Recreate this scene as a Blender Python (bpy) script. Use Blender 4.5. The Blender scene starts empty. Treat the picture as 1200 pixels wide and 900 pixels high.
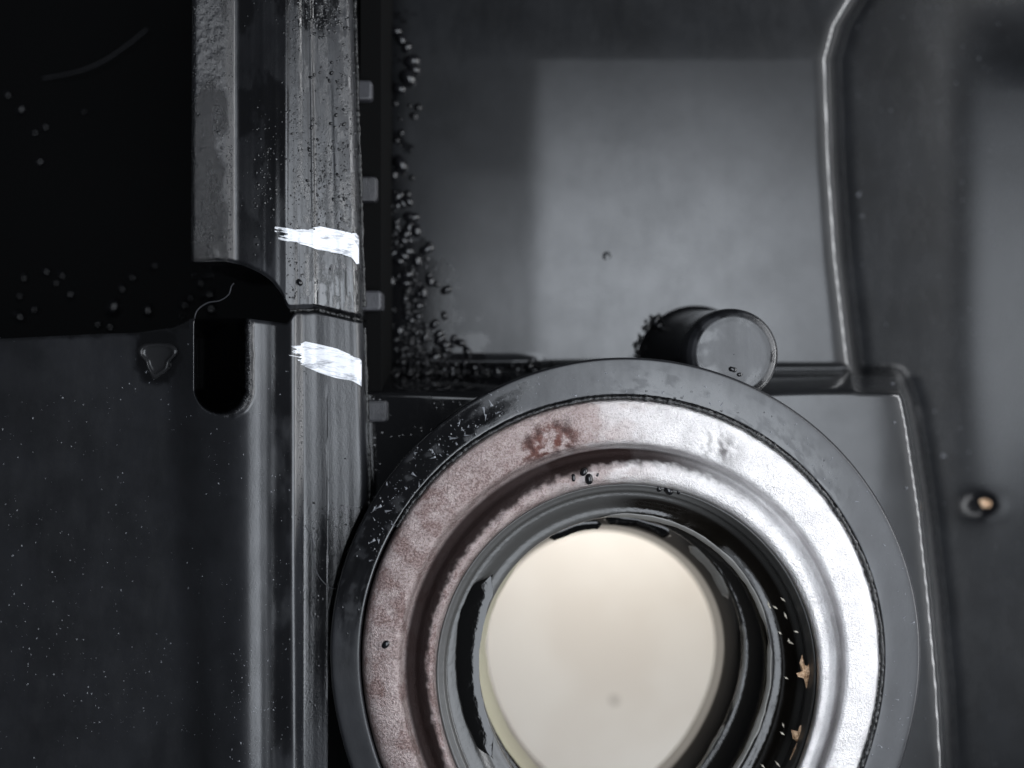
import bpy, math, random
import numpy as np
random.seed(7)
rng = np.random.default_rng(7)
S = 1e-4            # one design unit = 0.1 mm
D = 1000.0          # camera height above the casing tops, in design units
sc = bpy.context.scene
COL = sc.collection

# ------------------------------------------------------------------ camera
cam_d = bpy.data.cameras.new('camera')
cam_d.sensor_width = 36.0
cam_d.lens = 30.0
cam_d.clip_start = 0.002
cam_d.clip_end = 10.0
cam_d.dof.use_dof = True
cam_d.dof.focus_distance = (D + 25) * S
cam_d.dof.aperture_fstop = 9.0
cam = bpy.data.objects.new('camera', cam_d)
COL.objects.link(cam)
cam.location = (0, 0, D * S)
sc.camera = cam

# ------------------------------------------------------------------ world and lamps
world = bpy.data.worlds.new('World'); sc.world = world
world.use_nodes = True
bg = world.node_tree.nodes['Background']
bg.inputs[0].default_value = (0.80, 0.88, 1.0, 1)
bg.inputs[1].default_value = 0.045
sc.view_settings.view_transform = 'Standard'
sc.view_settings.look = 'None'
sc.view_settings.exposure = 0.0
sc.view_settings.gamma = 1.0

def area(name, c, size, target, radiance, col):
    """rectangular lamp at c (design units), sized so it sends out the given radiance"""
    l = bpy.data.lights.new(name, 'AREA')
    l.shape = 'RECTANGLE'
    l.size, l.size_y = size[0] * S, size[1] * S
    l.energy = radiance * math.pi * l.size * l.size_y
    l.color = col
    o = bpy.data.objects.new(name, l); COL.objects.link(o)
    o.location = [v * S for v in c]
    if target is not None:
        from mathutils import Vector
        d = (Vector(target) - Vector(c))
        o.rotation_euler = d.to_track_quat('-Z', 'Y').to_euler()
    return o

def flat_area(name, x0, x1, y0, y1, z, radiance, col):
    return area(name, ((x0 + x1) / 2, (y0 + y1) / 2, z), (x1 - x0, y1 - y0), None, radiance, col)

COOL = (0.86, 0.92, 1.0)
L1 = flat_area('ceiling_panel_lamp', 81, 1140, -1200, 1060, 1300, 5.5, COOL)
L2 = flat_area('ceiling_side_lamp', -250, 79, 20, 665, 1310, 1.9, COOL)
area('side_strip_lamp', (1750, 150, 560), (2400, 330), (0, 0, -50), 16.0, (0.95, 0.97, 1.0))
#area('left_bounce_lamp', (-2300, -300, 1500), (900, 1500), (0, 0, 0), 1.5, (1.0, 0.9, 0.84))
def soft_edges(o):
    """softbox that is hottest in the middle of its cloth and falls off towards two edges"""
    l = o.data; l.use_nodes = True; t = l.node_tree
    em = t.nodes['Emission']
    g = t.nodes.new('ShaderNodeNewGeometry'); sp = t.nodes.new('ShaderNodeSeparateXYZ')
    t.links.new(g.outputs['Parametric'], sp.inputs[0])
    def mr(sock, a, b, lo, hi):
        m = t.nodes.new('ShaderNodeMapRange'); m.interpolation_type = 'SMOOTHSTEP'
        t.links.new(sock, m.inputs['Value'])
        for k, v in zip(('From Min', 'From Max', 'To Min', 'To Max'), (a, b, lo, hi)): m.inputs[k].default_value = v
        return m.outputs['Result']
    mu = t.nodes.new('ShaderNodeMath'); mu.operation = 'MULTIPLY'
    t.links.new(mr(sp.outputs[SOFT[0]], *SOFT[1]), mu.inputs[0]); t.links.new(mr(sp.outputs[SOFT[2]], *SOFT[3]), mu.inputs[1])
    t.links.new(mu.outputs[0], em.inputs['Strength'])
SOFT = (1, (0.68, 1.0, 1.08, 0.12), 0, (0.5, 1.0, 1.0, 0.62))
soft_edges(L1)
SOFT = (1, (0.35, 1.0, 1.1, 0.25), 0, (0.0, 0.5, 0.35, 1.1))
soft_edges(L2)
area('added_table_fill', (300, 90, -450), (700, 350), (208, -620, -960), 12.6, (1.0, 0.965, 0.92))  # added unseen lamp below the housing to brighten the table

# ------------------------------------------------------------------ numeric helpers
def W(px, py, z):
    """photo position at height z -> place in the scene (design units)"""
    k = (D - z) / D
    return (px - 600) * k, (450 - py) * k, z

def hashg(ix, iy, seed):
    n = (ix.astype(np.int64) * 374761393 + iy.astype(np.int64) * 668265263 + seed * 1274126177) & 0x7fffffff
    n = ((n ^ (n >> 13)) * 1274126177) & 0x7fffffff
    return ((n ^ (n >> 16)) & 0xffff) / 65535.0

def vnoise(x, y, seed=0):
    x = np.asarray(x, float); y = np.asarray(y, float)
    ix, iy = np.floor(x), np.floor(y)
    fx, fy = x - ix, y - iy
    fx = fx * fx * (3 - 2 * fx); fy = fy * fy * (3 - 2 * fy)
    a = hashg(ix, iy, seed); b = hashg(ix + 1, iy, seed)
    c = hashg(ix, iy + 1, seed); d = hashg(ix + 1, iy + 1, seed)
    return (a * (1 - fx) + b * fx) * (1 - fy) + (c * (1 - fx) + d * fx) * fy

def fbm(x, y, scale, octv=4, seed=0):
    s = 0; amp = 1; tot = 0
    for o in range(octv):
        s = s + amp * vnoise(x / scale * 2 ** o, y / scale * 2 ** o, seed + o * 17)
        tot += amp; amp *= 0.55
    return s / tot

def ss(a, b, x):
    t = np.clip((np.asarray(x, float) - a) / (b - a), 0, 1)
    return t * t * (3 - 2 * t)

def smooth_knots(knots, sig=2.0):
    kx, kz = zip(*knots)
    gx = np.arange(kx[0], kx[-1] + 0.25, 0.25)
    gz = np.interp(gx, kx, kz)
    h = int(sig * 4 / 0.25)
    k = np.exp(-0.5 * ((np.arange(-h, h + 1) * 0.25) / sig) ** 2); k /= k.sum()
    gz2 = np.convolve(np.pad(gz, h, mode='edge'), k, 'valid')
    return lambda x: np.interp(x, gx, gz2)

# ------------------------------------------------------------------ object helpers
def raw_object(name, verts, faces, mat, parent=None, smooth=True, attrs=None, loc=None):
    """verts in design units, world space"""
    v = np.asarray(verts, float) * S
    if parent is not None:
        v = v - np.array(parent.location)
    elif loc is not None:
        v = v - np.array(loc) * S
    me = bpy.data.meshes.new(name)
    f = faces
    if isinstance(f, np.ndarray) and f.ndim == 2:
        n, k = f.shape
        me.vertices.add(len(v)); me.vertices.foreach_set('co', v.astype(np.float32).ravel())
        me.loops.add(n * k); me.loops.foreach_set('vertex_index', f.astype(np.int32).ravel())
        me.polygons.add(n); me.polygons.foreach_set('loop_start', np.arange(0, n * k, k, dtype=np.int32))
        me.update(calc_edges=True)
    else:
        me.from_pydata([tuple(a) for a in v], [], [tuple(a) for a in faces])
    me.polygons.foreach_set('use_smooth', np.full(len(me.polygons), smooth))
    for k, a in (attrs or {}).items():
        at = me.attributes.new(k, 'FLOAT', 'POINT')
        at.data.foreach_set('value', np.asarray(a, np.float32).ravel())
    me.materials.append(mat)
    me.update()
    o = bpy.data.objects.new(name, me); COL.objects.link(o)
    if parent is not None: o.parent = parent
    elif loc is not None: o.location = [c * S for c in loc]
    return o

def tag(o, label=None, cat=None, group=None, kind=None):
    if label: o['label'] = label
    if cat: o['category'] = cat
    if group: o['group'] = group
    if kind: o['kind'] = kind
    return o

def empty(name, loc, label, cat, group=None):
    o = bpy.data.objects.new(name, None); COL.objects.link(o)
    o.location = [c * S for c in loc]
    o.empty_display_size = 0.005
    return tag(o, label, cat, group)

def grid_mesh(X, Y, Z, keep=None, skirt=None):
    """rows go down the picture, columns to the right; skirt = depth of the side walls"""
    R, C = X.shape
    V = np.stack([X, Y, Z], -1).reshape(-1, 3)
    idx = np.arange(R * C).reshape(R, C)
    q = np.stack([idx[:-1, :-1], idx[1:, :-1], idx[1:, 1:], idx[:-1, 1:]], -1)
    if keep is not None: q = q[keep]
    F = q.reshape(-1, 4)
    src = np.arange(R * C)
    if skirt is not None:
        loop = np.concatenate([idx[0, ::-1], idx[1:, 0], idx[-1, 1:], idx[-2:0:-1, -1]])
        top = V[loop]
        n = len(loop); base = len(V)
        lv = [top]
        for k in (0.33, 0.66, 1.0):
            b = top.copy(); b[:, 2] = top[:, 2] * (1 - k) + skirt * k; lv.append(b)
        V = np.vstack([V] + lv)
        a = np.arange(n); b = np.roll(a, -1)
        for k in range(3):
            t0 = base + k * n; t1 = t0 + n
            F = np.vstack([F, np.stack([t0 + a, t1 + a, t1 + b, t0 + b], -1)])
        src = np.concatenate([src] + [loop] * 4)
    return V, F, src

# ------------------------------------------------------------------ materials
class NT:
    def __init__(s, name):
        s.m = bpy.data.materials.new(name); s.m.use_nodes = True
        s.t = s.m.node_tree; s.b = s.t.nodes['Principled BSDF']
        g = s.n('ShaderNodeNewGeometry'); v = s.n('ShaderNodeVectorMath'); v.operation = 'SCALE'
        s.link(g.outputs['Position'], v.inputs[0]); v.inputs['Scale'].default_value = 1 / S
        s.pos = v.outputs[0]
    def n(s, t): return s.t.nodes.new(t)
    def link(s, a, b): s.t.links.new(a, b)
    def put(s, sock, v):
        if isinstance(v, bpy.types.NodeSocket): s.link(v, sock)
        else:
            sock.default_value = v
    def noise(s, size, detail=4, rough=0.6, stretch=None, dist=0):
        p = s.pos
        if stretch:
            m = s.n('ShaderNodeVectorMath'); m.operation = 'MULTIPLY'
            s.link(p, m.inputs[0]); m.inputs[1].default_value = stretch; p = m.outputs[0]
        x = s.n('ShaderNodeTexNoise'); s.link(p, x.inputs['Vector'])
        x.inputs['Scale'].default_value = 1 / size
        x.inputs['Detail'].default_value = detail; x.inputs['Roughness'].default_value = rough
        x.inputs['Distortion'].default_value = dist
        return x.outputs['Fac']
    def voro(s, size, out='Distance', rnd=1.0):
        x = s.n('ShaderNodeTexVoronoi'); s.link(s.pos, x.inputs['Vector'])
        x.inputs['Scale'].default_value = 1 / size; x.inputs['Randomness'].default_value = rnd
        return x.outputs[out]
    def attr(s, name):
        a = s.n('ShaderNodeAttribute'); a.attribute_name = name; return a.outputs['Fac']
    def ramp(s, v, a, b, lo=0.0, hi=1.0):
        x = s.n('ShaderNodeMapRange'); x.interpolation_type = 'SMOOTHSTEP'
        s.put(x.inputs['Value'], v)
        x.inputs['From Min'].default_value = a; x.inputs['From Max'].default_value = b
        x.inputs['To Min'].default_value = lo; x.inputs['To Max'].default_value = hi
        return x.outputs['Result']
    def math(s, op, a, b=0.0):
        x = s.n('ShaderNodeMath'); x.operation = op
        s.put(x.inputs[0], a); s.put(x.inputs[1], b); return x.outputs[0]
    def mix(s, f, a, b):
        x = s.n('ShaderNodeMix'); x.data_type = 'FLOAT'
        s.put(x.inputs[0], f); s.put(x.inputs[2], a); s.put(x.inputs[3], b); return x.outputs[0]
    def mixc(s, f, a, b):
        x = s.n('ShaderNodeMix'); x.data_type = 'RGBA'
        s.put(x.inputs[0], f)
        for i, c in ((6, a), (7, b)):
            if isinstance(c, tuple): c = c if len(c) == 4 else c + (1,)
            s.put(x.inputs[i], c)
        return x.outputs[2]
    def bump(s, h, strength, dist, prev=None):
        x = s.n('ShaderNodeBump'); s.put(x.inputs['Height'], h); s.put(x.inputs['Strength'], strength)
        x.inputs['Distance'].default_value = dist * S
        if prev is not None: s.link(prev, x.inputs['Normal'])
        return x.outputs[0]
    def set(s, **k):
        nm = dict(base='Base Color', rough='Roughness', metal='Metallic', coat='Coat Weight', coat_rough='Coat Roughness',
                  normal='Normal', coat_normal='Coat Normal', spec='Specular IOR Level', trans='Transmission Weight', sss='Subsurface Weight')
        for a, v in k.items():
            if isinstance(v, tuple) and len(v) == 3: v = v + (1,)
            s.put(s.b.inputs[nm[a]], v)
        return s.m

def plastic(name, dry=(0.030, 0.031, 0.035), rdry=0.42, wetr=0.09, coat=0.5, coat_rough=0.12, grit=0.35, spec=0.5):
    """black cast plastic; attribute oil = wet black film and painted shade, attribute grit = coarse cast skin"""
    t = NT(name)
    oil = t.attr('oil'); gr = t.attr('grit')
    cloud = t.noise(90, 5, 0.6)
    base = t.mixc(t.ramp(cloud, 0.3, 0.7), tuple(c * 0.75 for c in dry), tuple(c * 1.3 for c in dry))
    base = t.mixc(oil, base, (0.004, 0.004, 0.0045))
    scuff = t.ramp(t.noise(26, 6, 0.7, (1, 0.35, 1)), 0.35, 0.75, -0.05, 0.09)
    rough = t.math('ADD', t.mix(oil, t.mix(t.attr('matte'), rdry, 0.27), wetr), t.math('MULTIPLY', scuff, t.math('SUBTRACT', 1.0, t.math('MULTIPLY', t.attr('matte'), 0.8))))
    fine = t.noise(2.2, 3, 0.6)
    med = t.noise(9, 4, 0.6)
    gn = t.noise(2.6, 5, 0.75, (1, 0.6, 1))
    drops = t.ramp(t.voro(7.5), 0.22, 0.05)
    n1 = t.bump(fine, t.math('MULTIPLY', t.math('SUBTRACT', 1.0, oil), 0.10), 0.6)
    n2 = t.bump(gn, gr, 2.6, n1)
    wetmask = t.math('MULTIPLY', t.math('MULTIPLY', oil, drops), t.ramp(t.noise(30, 3), 0.48, 0.62))
    n3 = t.bump(wetmask, 0.3, 2.0, n2)
    n4 = t.bump(med, t.mix(t.attr('matte'), 0.2, 0.04), 0.5, n3)
    cw0 = t.math('MULTIPLY', t.ramp(t.noise(60, 5, 0.65), 0.25, 0.75, 0.75, 1.0), coat)
    unshaded = t.math('SUBTRACT', 1.0, t.attr('shade_mask'))  # painted shade: cuts reflections where a recess should look dark
    cw = t.math('MULTIPLY', t.math('MULTIPLY', cw0, unshaded), t.math('SUBTRACT', 1.0, t.attr('matte')))
    return t.set(base=base, rough=rough, coat=cw, coat_rough=t.mix(oil, t.math('ADD', coat_rough, t.math('MULTIPLY', t.attr('matte'), 0.33)), 0.06), normal=n4, coat_normal=(t.bump(med, 0.12, 0.3, n3) if spec > 0.4 else t.bump(wetmask, 0.5, 2.0, t.bump(med, 0.05, 0.2))), spec=t.math('MULTIPLY', unshaded, t.mix(oil, t.mix(t.attr('matte'), spec, 0.36), 0.5)))

M_housing = plastic('black_moulded_plastic', (0.0075, 0.008, 0.009), 0.45, 0.08, 0.95, 0.085, 0.35, 0.3)
M_casing = plastic('black_cast_cover', (0.013, 0.0135, 0.0155), 0.42, 0.10, 0.65, 0.2)
M_collar = plastic('dark_grey_collar', (0.011, 0.0115, 0.0135), 0.47, 0.10, 0.36, 0.28)

def glossy(name, base, rough=0.06, bumpsize=None, bs=0.3, bd=2.0, metal=0.0):
    t = NT(name)
    k = dict(base=base, rough=rough, metal=metal)
    if bumpsize: k['normal'] = t.bump(t.noise(bumpsize, 4, 0.6), bs, bd)
    return t.set(**k)
M_oil = glossy('black_oil', (0.003, 0.003, 0.003), 0.05, 14, 0.2, 1.5)
M_sealant = glossy('black_sealant', (0.006, 0.006, 0.006), 0.12, 5, 0.8, 3)
M_brown = glossy('brown_oil_film', (0.010, 0.008, 0.006), 0.08, 18, 0.4, 3)
M_film = glossy('yellowed_grease_film', (0.30, 0.28, 0.20), 0.3, 20, 0.3, 2)
M_greyfilm = glossy('grey_grease_film', (0.14, 0.135, 0.125), 0.28, 12, 0.5, 2)
M_dust = glossy('pale_dust', (0.17, 0.175, 0.19), 0.6)
M_chip = glossy('tan_chip', (0.52, 0.33, 0.19), 0.4, 4, 0.8, 2)
M_palechip = glossy('pale_metal_chip', (0.55, 0.5, 0.42), 0.4, 4, 0.8, 2)
M_fibre = glossy('grey_fibre', (0.05, 0.05, 0.055), 0.5)

t = NT('tan_flake')
M_chip = t.set(base=t.mixc(t.ramp(t.noise(6, 4, 0.7), 0.35, 0.6), (0.16, 0.08, 0.04), (0.55, 0.37, 0.23)), rough=0.35, normal=t.bump(t.noise(4, 4, 0.6), 0.8, 3))
t = NT('white_paint')
M_paint = t.set(base=t.mixc(t.ramp(t.noise(12, 5, 0.7, (0.25, 1.3, 1)), 0.35, 0.5), (0.32, 0.33, 0.36), (0.78, 0.79, 0.82)), rough=0.35,
                normal=t.bump(t.noise(5, 4, 0.6, (0.2, 1.4, 1)), 0.6, 2.0))

t = NT('pitted_steel')
red = t.attr('rust_shade'); dirt_shade = t.attr('dirt_shade')
mott = t.noise(24, 6, 0.65)
sp = t.noise(2.6, 4, 0.8)
c = t.mixc(t.ramp(red, 0.0, 0.3), t.mixc(t.ramp(mott, 0.3, 0.7), (0.70, 0.68, 0.68), (0.88, 0.86, 0.855)), t.mixc(t.ramp(mott, 0.3, 0.7), (0.38, 0.305, 0.29), (0.54, 0.455, 0.44)))  # paler right and duller left tones imitate light from the right
thr = t.math('ADD', t.math('SUBTRACT', sp, 0.56), t.math('MULTIPLY', red, 0.17))
c = t.mixc(t.math('MULTIPLY', t.ramp(thr, 0.0, 0.06), t.math('ADD', 0.2, t.math('MULTIPLY', red, 0.7))), c, (0.075, 0.034, 0.030))
c = t.mixc(t.ramp(red, 0.4, 0.85, 0.0, 0.8), c, (0.15, 0.055, 0.042))
c = t.mixc(dirt_shade, c, (0.018, 0.010, 0.009))
M_steel = t.set(base=c, metal=t.mix(dirt_shade, 0.85, 0.0), rough=t.mix(dirt_shade, t.ramp(mott, 0.3, 0.7, 0.32, 0.44), 0.5), spec=t.mix(dirt_shade, 0.5, 0.12),
                normal=t.bump(mott, 0.3, 1.2, t.bump(sp, 1.0, 2.2)))

t = NT('worn_rubber')
M_rubber = t.set(base=t.mixc(t.attr('oil'), (0.055, 0.054, 0.052), (0.006, 0.005, 0.004)), rough=t.mix(t.attr('oil'), 0.33, 0.10),
                 normal=t.bump(t.noise(8, 4, 0.6), 0.35, 1.5))

t = NT('cream_tabletop')
M_table = t.set(base=t.mixc(t.ramp(t.noise(260, 3, 0.5), 0.35, 0.65), (0.74, 0.69, 0.625), (0.80, 0.76, 0.70)), rough=0.6)
M_spot = glossy('grey_smudge', (0.42, 0.39, 0.35), 0.6)

# ------------------------------------------------------------------ 1. the table seen through the bore
o = raw_object('tabletop', [(-1500, 1300, -960), (-1500, -1700, -960), (1900, -1700, -960), (1900, 1300, -960)], [(0, 1, 2, 3)], M_table, smooth=False)
tag(o, kind='structure')
def disc(name, px, py, z, r, mat, parent=None, n=24, h=3):
    cx, cy, _ = W(px, py, z); k = (D - z) / D
    a = np.linspace(0, 2 * np.pi, n, endpoint=False)
    V = [(cx, cy, z + h)]; F = []
    for rr, zz in ((0.6, h * 0.8), (1.0, 0)):
        V += [(cx + r * k * rr * math.cos(t_), cy + r * k * rr * math.sin(t_), z + zz) for t_ in a]
    for i in range(n):
        j = (i + 1) % n
        F.append((0, 1 + i, 1 + j)); F.append((1 + i, 1 + n + i, 1 + n + j, 1 + j))
    return raw_object(name, V, F, mat, parent, loc=None if parent else (cx, cy, z))
o = disc('crumb', 720, 820, -960, 5, M_spot)
tag(o, 'small blurred grey crumb on the cream table seen through the bore', 'crumb')

# ------------------------------------------------------------------ 2. housing
housing = empty('moulded_housing', (0, 0, -330), 'black moulded plastic housing with raised collar and recessed panel around the metal seal ring', 'housing')

def xe(y):   # right edge of the recessed panel
    return np.interp(y, [-120, 0, 30, 70, 200, 300, 420, 460], [1060, 1000, 982, 971, 976, 983, 997, 1002])
def xp(y):   # right edge of the platform round the bore
    return np.interp(y, [400, 440, 470, 500, 600, 700, 800, 900, 1000], [1030, 1050, 1060, 1066, 1081, 1092, 1101, 1107, 1110])

def z_housing(x, y):
    # recessed panel, then a rounded edge falling into the valley, then the far bulge
    rise = ss(-40, 110, y) * (1 - 0.75 * ss(380, 760, y))
    tt = np.clip((x - 1098) / 80.0, 0, 1)
    valley = -335 - 0.06 * (x - 1050) + rise * 0.43 * (80 * (tt ** 3 - tt ** 4 / 2) + np.maximum(x - 1178, 0))
    d1 = x - xe(y)
    panel = -200 - 0.02 * np.maximum(x - 850, 0) - 8 * ss(72, -30, y)
    # edge : slight roll then steep
    f1 = ss(-3, 12, d1)
    panel = panel - 0.0002 * np.maximum(486 - x, 0) ** 3 * ss(440, 425, y)
    panel = panel - 0.44 * 3 * np.logaddexp(0, (np.minimum(d1, 14) + 11) / 3)
    z = panel * (1 - f1) + valley * f1
    # platform
    d2 = x - xp(y)
    f2 = ss(-3, 14, d2)
    plat = -105 - 0.02 * (x - 800) - 0.35 * 3 * np.logaddexp(0, (np.minimum(d2, 14) + 11) / 3)
    zplat = plat * (1 - f2) + valley * f2
    yk = 447 + 4 * np.sin(x / 90.0)
    n = ss(-16, 20, y - yk)
    z = z * (1 - n) + zplat * n
    # moulded lip at the foot of the step
    z = z - 14 * np.exp(-((y - 434) / 5.0) ** 2) * ss(20, -20, d1) + 9 * np.exp(-((y - 424) / 5.0) ** 2) * ss(640, 600, x)
    # pit in the right wall
    z = z - 12 * np.exp(-(((x - 1151) / 15.0) ** 2 + ((y - 592) / 11.0) ** 2))
    z = z + 0.5 * (fbm(x, y, 90, 2, 5) - 0.5)
    return z

xs = np.arange(432, 1420, 2.2); ys = np.arange(-170, 1060, 2.2)
PX, PY = np.meshgrid(xs, ys)
Z = z_housing(PX, PY)
X, Y, _ = W(PX, PY, Z)
# cut away below the seal (the bore)
cut = np.hypot(PX - 722, PY - 770) < 240
keep = ~(cut[:-1, :-1] & cut[1:, 1:])
V, F, src = grid_mesh(X, Y, Z, keep, -420)
nz = fbm(PX, PY, 55, 5, 3); nz2 = fbm(PX, PY, 16, 4, 9)
xl = 470 + 95 * ss(150, 330, PY) * 1.0 - 0 * PY
oil = ss(0.05, -0.05, (PX - (455 + 25 * ss(200, 240, PY) + 55 * ss(250, 340, PY) + 30 * ss(380, 430, PY))) / 180.0 + (nz - 0.5) * 0.55 + (nz2 - 0.5) * 0.55)
oil = np.maximum(oil, ss(436, 446, PY) * ss(620, 560, PX + 60 * (nz2 - .5)))
oil = np.maximum(oil, 0.8 * np.exp(-(((PX - 1151) / 28.0) ** 2 + ((PY - 592) / 20.0) ** 2)))
oil = np.maximum(oil, 0.85 * np.exp(-(((PX - 830) / 85.0) ** 2 + ((PY - 410) / 52.0) ** 2) * 2))
raw_object('panel_shell', V, F, M_housing, housing, attrs=dict(oil=oil.ravel()[src], grit=(0.03 + 0 * oil).ravel()[src], shade_mask=np.maximum(np.where(PY < 440, ss(0, 5, PX - xe(PY)) * ss(34, 20, PX - xe(PY)), ss(3, 8, PX - xp(PY)) * ss(36, 22, PX - xp(PY))) * 0.85, 0.9 * np.exp(-(((PX - 1151) / 30.0) ** 4 + ((PY - 592) / 22.0) ** 4))).ravel()[src], matte=ss(0, 8, np.where(PY < 440, PX - xe(PY), PX - xp(PY))).ravel()[src]))  # reflections cut at edge feet and pit to imitate shade

# black oily sump left of the housing
xs = np.arange(-320, 500, 4.0); ys = np.arange(-220, 1200, 4.0)
SX, SY = np.meshgrid(xs, ys)
SZ = -330 + 6 * fbm(SX, SY, 80, 3, 31)
X, Y, _ = W(SX, SY, SZ)
V, F, src = grid_mesh(X, Y, SZ, None, -420)
raw_object('sump_floor', V, F, M_oil, housing)

# ---- lofts from circles given as (cx, cy, r, z)
def ring_pts(cx, cy, r, z, a):
    c, s = np.cos(a), np.sin(a)
    low = np.where(s < 0, 1.0 + 0.28 * np.abs(s) ** 1.5, 1.0)     # the ring runs on a little longer towards the bottom
    return W(cx + r * c, cy - r * s * low, z)

def loft(prof, n_ang=320, sub=6, a0=0.0, a1=2 * np.pi, wob=None):
    """catmull-rom through circle stations; returns V, F, (theta, t) per vertex"""
    P = np.array(prof, float); m = len(P)
    T = []
    for i in range(m - 1):
        p0, p1, p2, p3 = P[max(i - 1, 0)], P[i], P[i + 1], P[min(i + 2, m - 1)]
        for k in range(sub):
            u = k / sub
            # half catmull, half linear keeps it from overshooting
            cm = 0.5 * ((2 * p1) + (-p0 + p2) * u + (2 * p0 - 5 * p1 + 4 * p2 - p3) * u * u + (-p0 + 3 * p1 - 3 * p2 + p3) * u ** 3)
            T.append((cm * 0.75 + (p1 * (1 - u) + p2 * u) * 0.25, i + u))
    T.append((P[-1], m - 1))
    full = abs(a1 - a0 - 2 * np.pi) < 1e-6
    ang = np.linspace(a0, a1, n_ang, endpoint=not full)
    rows = []; tt = []
    for p, u in T:
        z = np.full(n_ang, p[3]); r = np.full(n_ang, p[2])
        if wob: dr, dz = wob(ang, u); r = r + dr; z = z + dz
        x, y, z = ring_pts(p[0], p[1], r, z, ang)
        rows.append(np.stack([x, y, z], -1)); tt.append(np.stack([ang, np.full(n_ang, u)], -1))
    V = np.concatenate(rows); TT = np.concatenate(tt)
    F = []
    R = len(T); idx = np.arange(R * n_ang).reshape(R, n_ang)
    nx = np.roll(idx, -1, 1) if full else None
    if full: q = np.stack([idx[:-1], idx[1:], nx[1:], nx[:-1]], -1)
    else: q = np.stack([idx[:-1, :-1], idx[1:, :-1], idx[1:, 1:], idx[:-1, 1:]], -1)
    return V, q.reshape(-1, 4)[:, ::-1], TT
# a is measured anticlockwise from the right; upper left is about 130 deg
A = np.degrees
V, F, TT = loft([(742, 765, 332, -108), (734, 766, 342, -60), (733, 765, 345.5, -14), (733, 765, 346, -10), (733, 765, 344.5, -6.5), (733, 765, 342, -5.5), (732, 766, 330, -5.5), (730, 768, 315, -5.5),
                 (729, 770, 309, -6), (729, 770, 307, -8), (729, 770, 306.5, -14), (729, 770, 306, -60)], 480)
ang = TT[:, 0]; deg = A(ang) % 360
U = TT[:, 1]
nn = fbm(ang * 300, U * 60, 40, 5, 77)
oilc = ss(108, 122, deg + 30 * (nn - 0.5)) * ss(186, 158, deg + 26 * (nn - 0.5))
n_in = fbm(ang * 300, U * 30, 14, 4, 70)
inner = ss(4.8, 7.5, U) * ss(30, 42, deg) * ss(100, 80, deg) * ss(0.42, 0.56, n_in + 0.22 * np.exp(-((deg - 70) / 12) ** 2))
oilc = np.clip(np.maximum(oilc, inner * 0.9), 0, 1)
flake = ss(0.67, 0.70, fbm(ang * 300, U * 9, 11, 3, 5))
collar = raw_object('collar', V, F, M_collar, housing,
           attrs=dict(oil=np.clip(oilc - flake * oilc * 0.5, 0, 1), grit=np.clip(0.03 + 0.01 * oilc, 0, 1)))

# locating boss
kb = [(815, 428, 70, -200), (816, 427.5, 66, -195), (820, 426, 63, -180), (842, 421, 57, -110), (855, 416.5, 55, -72), (858, 415.6, 53.5, -64), (860, 415, 50, -59), (860, 415, 44, -56.5), (860, 415, 38, -55.8), (860, 415, 30, -55.5), (860, 415, 0.6, -55.2), (860, 415, 0.5, -55.2)]
V, F, TT = loft(kb, 96, 5)
# circles here must be plain circles
def plain_loft(prof, n=96, sub=4):
    P = np.array(prof, float); V = []; m = 0
    for i in range(len(P) - 1):
        for k in range(sub):
            u = k / sub; p = P[i] * (1 - u) + P[i + 1] * u
            a = np.linspace(0, 2 * np.pi, n, endpoint=False)
            x, y, z = W(p[0] + p[2] * np.cos(a), p[1] - p[2] * np.sin(a), np.full(n, p[3]))
            V.append(np.stack([x, y, z], -1)); m += 1
    V = np.concatenate(V); idx = np.arange(m * n).reshape(m, n); nx = np.roll(idx, -1, 1)
    q = np.stack([idx[:-1], idx[1:], nx[1:], nx[:-1]], -1).reshape(-1, 4)
    return V, q[:, ::-1]
V, F = plain_loft(kb)
r_b = V[:, 0]
topm = ss(-110, -60, V[:, 2])
raw_object('locating_boss', V, F, M_collar, housing, attrs=dict(oil=np.clip(1 - topm * 0.95 + topm * 0.7 * ss(0.5, 0.65, fbm(V[:, 0], V[:, 1], 30, 4, 6)), 0, 1), grit=np.full(len(V), 0.08)))

# ------------------------------------------------------------------ 3. the two casing halves
LK = [(-340, -64), (0, -61), (190, -60), (199, -59), (226, -34), (250, -26), (272, -20), (288, -18), (308, -24.5), (320, -27), (330, -27), (343, -27), (346, -28), (356, -38), (361, -39), (420, -49), (424, -51), (428, -56), (430, -62), (436, -84)]
up_k = smooth_knots([(215, 2), (224, 6), (227, 12), (230, 12), (262, -2), (265, -4), (275, -15), (280, -16), (335, -17), (341, -20), (368, -31), (370.5, -30), (373, -33), (415, -48), (421, -50), (427, -56), (430, -64), (436, -84)], 1.3)
lo_a = smooth_knots(LK, 7.5); lo_b = smooth_knots(LK, 1.6)
def lo_k(x): return lo_a(x) * ss(336, 326, x) + lo_b(x) * ss(326, 336, x)
#(-340, -64), (0, -61), (185, -60), (203, -65), (212, -96), (224, -97), (232, -72), (244, -44), (262, -24), (280, -13), (292, -11), (309, -15), (330, -15.5), (344, -16), (348, -18), (355, -37), (360, -38), (420, -47), (425, -49), (428, -54), (430, -64), (436, -80)], 1.6)

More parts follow.
